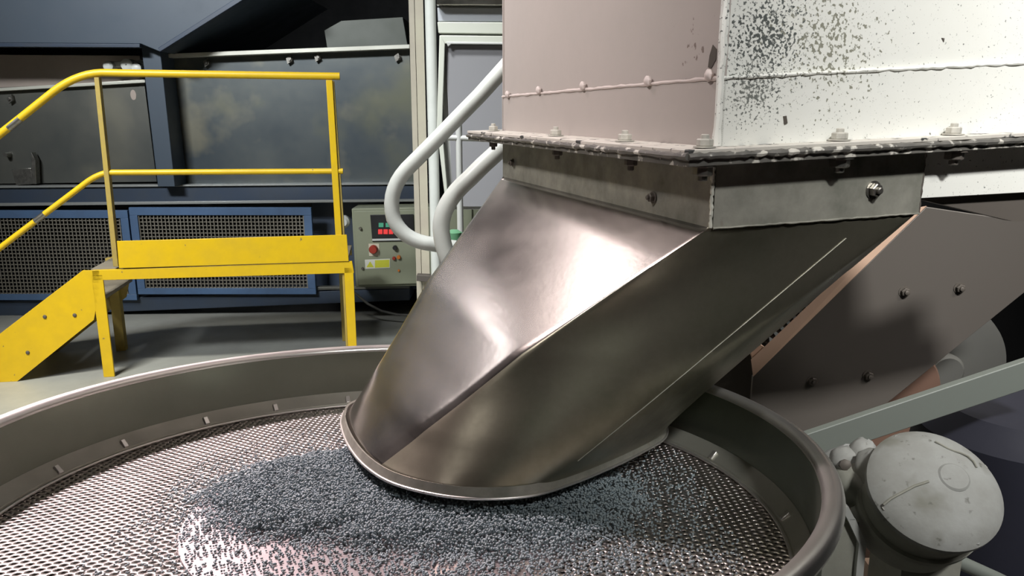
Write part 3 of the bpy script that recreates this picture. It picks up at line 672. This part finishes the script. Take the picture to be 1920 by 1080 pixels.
m.tube([at(845, 460, 3.0), at(855, 466, 3.0), at(866, 452, 3.0), at(866, 436, 3.0)], .008, 8)
m.tube([at(852, 450, 3.0), (at(852, 450, 3.0).x, 3.0, 0.02), (at(852, 450, 3.0).x, 3.0, 0)], .012, 8)
solo('green_valve', m, M_green, 'small green valve seen between the front handrail and the chute', 'valve')

# ------------------------------------------------------------------ right-hand side: guard plate, spring, bar, drum, motor
gp = thing('drive_guard', 'grey-brown bolted guard plate with a tan edge behind the chute, right side', 'guard', at(1600, 800, 1.98))
YG = 1.96
def gs(name, pix, Y, th, m, bevel=.0015, **k): return part(name, MB().slab(pix, Y, th), m, gp, bevel=bevel, **k)
gs('plate', [(1737, 388), (2060, 436), (2060, 370), (2060, 372), (2060, 372)][:2] + [(1640, 775), (1500, 960), (1390, 960), (1412, 706)], YG, .012, M_guard)
ea, eb = at(1737, 386, YG), at(1412, 706, YG)
part('edge_strip', MB().loft([[ea, eb, at(1408, 674, YG + .02), at(1706, 392, YG + .02)], [x + Vector((.004, .004, -.004)) for x in (ea, eb, at(1408, 674, YG + .02), at(1706, 392, YG + .02))]]), M_tan, gp, label='tan top edge')
gs('rear_plate', [(1414, 640), (1440, 610), (1480, 960), (1290, 960), (1290, 745)], YG + .14, .012, M_guard)
gs('edge_tab', [(1405, 655), (1418, 640), (1440, 655), (1414, 682)], YG + .03, .01, M_tan)
gs('edge_tab', [(1566, 512), (1580, 503), (1594, 506), (1578, 520)], YG + .03, .01, M_tan)
for px, py in ((1523, 714), (1628, 704), (1696, 547), (1799, 540)):
    p = at(px, py, YG); hexbolt(gp, p, (0, -1, 0), .0115, .009, M_boltd)
a, b = at(1408, 640, YG + .10), at(1700, 400, YG + .10); L = (b - a).length; ax = (b - a).normalized(); e1 = ax.cross(Vector((0, 1, 0))).normalized(); e2 = ax.cross(e1)
nt = 24
solo('coil_spring', MB().tube([a + ax * (L * i / (nt * 14)) + (e1 * math.cos(2 * math.pi * i / 14) + e2 * math.sin(2 * math.pi * i / 14)) * .030 for i in range(nt * 14 + 1)], .0058, 7), M_rust,
     'dark rusty coil spring lying behind the tan edge of the guard', 'spring')
m = MB().slab([(1440, 840), (1520, 812), (1990, 655), (1990, 708), (1555, 852), (1440, 892)], 1.58, .02)
solo('support_arm', m, M_arm, 'flat grey-green support arm rising from the sifter rim to the right edge', 'arm', bevel=.002)
dr = thing('grey_drum', 'dull grey round drum behind the support arm', 'drum', at(1760, 820, 2.6))
cdm = at(1765, 692, 2.45)
part('shell', MB().lathe(cdm, (0, 1, 0), [(.18, 0), (.222, .012), (.228, .03), (.228, .38), (.222, .40)], 64), M_tank, dr)
part('hub', MB().lathe(cdm, (0, -1, 0), [(.06, 0), (.06, .03), (.05, .04)], 24), M_tank, dr)
part('stand', MB().box(cdm.x - .12, cdm.x + .12, 2.5, 2.8, 0, cdm.z - .17), M_blk, dr)
dr.location = (cdm.x, 2.65, 0)
for o in dr.children: o.data.transform(Matrix.Translation(at(1760, 820, 2.6) - Vector(dr.location)))
c = at(1690, 735, 2.25)
rc = MB().lathe(c, (0, 1, 0), [(.08, 0), (.125, .01), (.135, .03), (.135, .14)], 40); rc.box(c.x - .08, c.x + .08, 2.27, 2.37, 0, c.z - .10)
solo('pulley_housing', rc, M_brick, 'reddish-brown rounded housing between the guard plate and the grey drum', 'housing')
c = at(1905, 1000, 1.62)
bc = MB().lathe((c.x + .06, 1.75, 0), Zt, [(.22, 0), (.235, .02), (.235, .62), (.225, .70), (.17, .755), (.05, .77)], 48)
solo('navy_barrel', bc, M_navy, 'dark navy barrel in shadow at the right edge behind the dusty motor', 'barrel')
# motor
mo = thing('vibrator_motor', 'dust-covered round vibrator motor fixed beside the sifter rim', 'motor', at(1735, 1060, 1.25))
fc_ = at(1753, 914, 1.14); d = (fc_ - CAM).normalized(); right = Vector((1, 0, 0)); up = right.cross(d).normalized()
ax = (-d + right * .42 + up * .40).normalized()
R0 = .098
part('housing', MB().lathe(fc_ - ax * .15, ax, [(.06, -.01), (.085, 0), (R0 * .93, .015), (R0 * .95, .10), (R0 * .99, .12), (R0 * 1.0, .135)], 64), M_powderd, mo)
ec = part('end_cover', MB().lathe(fc_ - ax * .018, ax, [(R0 * 1.0, 0), (R0 * 1.05, .004), (R0 * 1.05, .014), (R0 * .96, .024), (R0 * .75, .034), (R0 * .45, .041), (R0 * .1, .044)], 64), M_powder, mo)
bp = fc_ + ax * .018 + right * .022 - up * (-.006)
part('boss', MB().lathe(bp, ax, [(.024, -.004), (.024, .006), (.021, .009), (.004, .010)], 28), M_powder, ec)
def onm(a, rr, h=.0): 
    q1 = ax.orthogonal().normalized(); q1 = (right - ax * right.dot(ax)).normalized(); q2 = ax.cross(q1)
    return fc_ + ax * h + (q1 * math.cos(math.radians(a)) + q2 * math.sin(math.radians(a))) * rr
part('cover_seam', MB().tube([onm(198, .097, .007), onm(196, .085, .0145), onm(194, .065, .0200), onm(190, .044, .0242), onm(183, .02, .0262)], .0022, 6), M_powderd, ec)
part('cover_seam', MB().tube([onm(20 + 8 * k, .072 + .004 * math.sin(k), .0180) for k in range(8)], .0016, 6), M_powderd, ec)
for a_ in (200, 290, 20, 110):
    hexbolt(mo, onm(a_, R0 * .97, -.004), ax, .0055, .005, M_bolt if a_ == 200 else M_powder, stub=False)
part('clamp_band', MB().ringlathe(fc_ - ax * .075, ax, [(R0 * .95, -.008), (R0 * 1.01, -.006), (R0 * 1.01, .006), (R0 * .95, .008)], 64), M_powderd, mo)
nb = MB(); a = at(1560, 878, 1.34); b = at(1660, 905, 1.25)
nb.tube([a, a.lerp(b, .3) + up * .01, a.lerp(b, .6), b], [.034, .044, .046, .05], 12)
part('mounting_neck', nb, M_powder, mo)
def blob(c, r, sd, flat=1.0, n=14):
    q = random.Random(sd); ph = [(q.uniform(0, 6), q.uniform(0, 6), q.uniform(.03, .08)) for _ in range(5)]; loops = []
    for a in range(1, n):
        th = math.pi * a / n; loop = []
        for b in range(18):
            f_ = 2 * math.pi * b / 18
            k = 1 + sum(am * math.sin((m_ + 1) * f_ + p1) * math.sin((m_ + 2) * th + p2) for m_, (p1, p2, am) in enumerate(ph))
            loop.append(Vector(c) + Vector((math.sin(th) * math.cos(f_), math.sin(th) * math.sin(f_) , math.cos(th) * flat)) * r * k)
        loops.append(loop)
    return MB().loft(loops)
part('dust_lump', blob(at(1588, 868, 1.27), .030, 3), M_powder, mo, sharp=180)
part('dust_lump', blob(at(1618, 850, 1.27), .026, 5), M_powder, mo, sharp=180)
part('dust_lump', blob(at(1598, 905, 1.24), .038, 9), M_powderd, mo, sharp=180)
part('dust_lump', blob(at(1640, 880, 1.22), .034, 12), M_powder, mo, sharp=180)
part('cable_gland', MB().lathe(at(1585, 872, 1.235), (-.3, -1, .5), [(.010, -.012), (.010, .004), (.006, .006)], 8), M_boltd, mo)
part('motor_foot', MB().box(fc_.x - .02, fc_.x + .08, 1.17, 1.28, 0, fc_.z - .12), M_powderd, mo)
lb_ = thing('bent_bracket', 'pale bent metal bracket below the motor, beside the sifter rim', 'bracket', (at(1600, 1060, 1.2).x, 1.2, 0))
m = MB(); pts = [(1583, 952), (1596, 975), (1617, 1020), (1613, 1056), (1606, 1140)]
for i in range(len(pts) - 1):
    (xa, ya), (xb, yb) = pts[i], pts[i + 1]; m.slab([(xa - 6, ya), (xa + 8, ya - 2), (xb + 8, yb), (xb - 6, yb)], 1.16, .03)
part('strap', m, M_whiteg, lb_)
part('pale_plate', MB().slab([(1548, 1030), (1562, 1024), (1604, 1052), (1602, 1150), (1540, 1150)], 1.19, .02), M_powder, lb_, bevel=.002)
part('stand', MB().box(.50, .58, 1.17, 1.23, 0, .78), M_powderd, lb_)
solo('floor_pipe', MB().tube([at(1700, 1010, 1.42), at(1790, 1050, 1.42), at(1870, 1086, 1.42), at(2000, 1150, 1.42)], .0145, 14), M_arm, 'grey-green pipe running below the motor to the lower right corner', 'pipe')
solo('base_plate', MB().slab([(1640, 1074), (1760, 1070), (1800, 1100), (1800, 1160), (1640, 1160)], 1.31, .05), M_tan, 'small tan plate at the bottom edge under the motor', 'plate')
# black slab added as a dark backing behind the right-hand group
rb = MB().slab([(1780, 300), (2500, 250), (2500, 1000), (1780, 980)], 3.4, .3)
rb.box(at(1780, 980, 3.4).x, at(2500, 980, 3.4).x, 3.45, 3.65, 0, at(1780, 980, 3.4).z + .3)
solo('dark_backing', rb, M_blk, 'black slab added behind the grey drum to keep the background dark', 'machine')
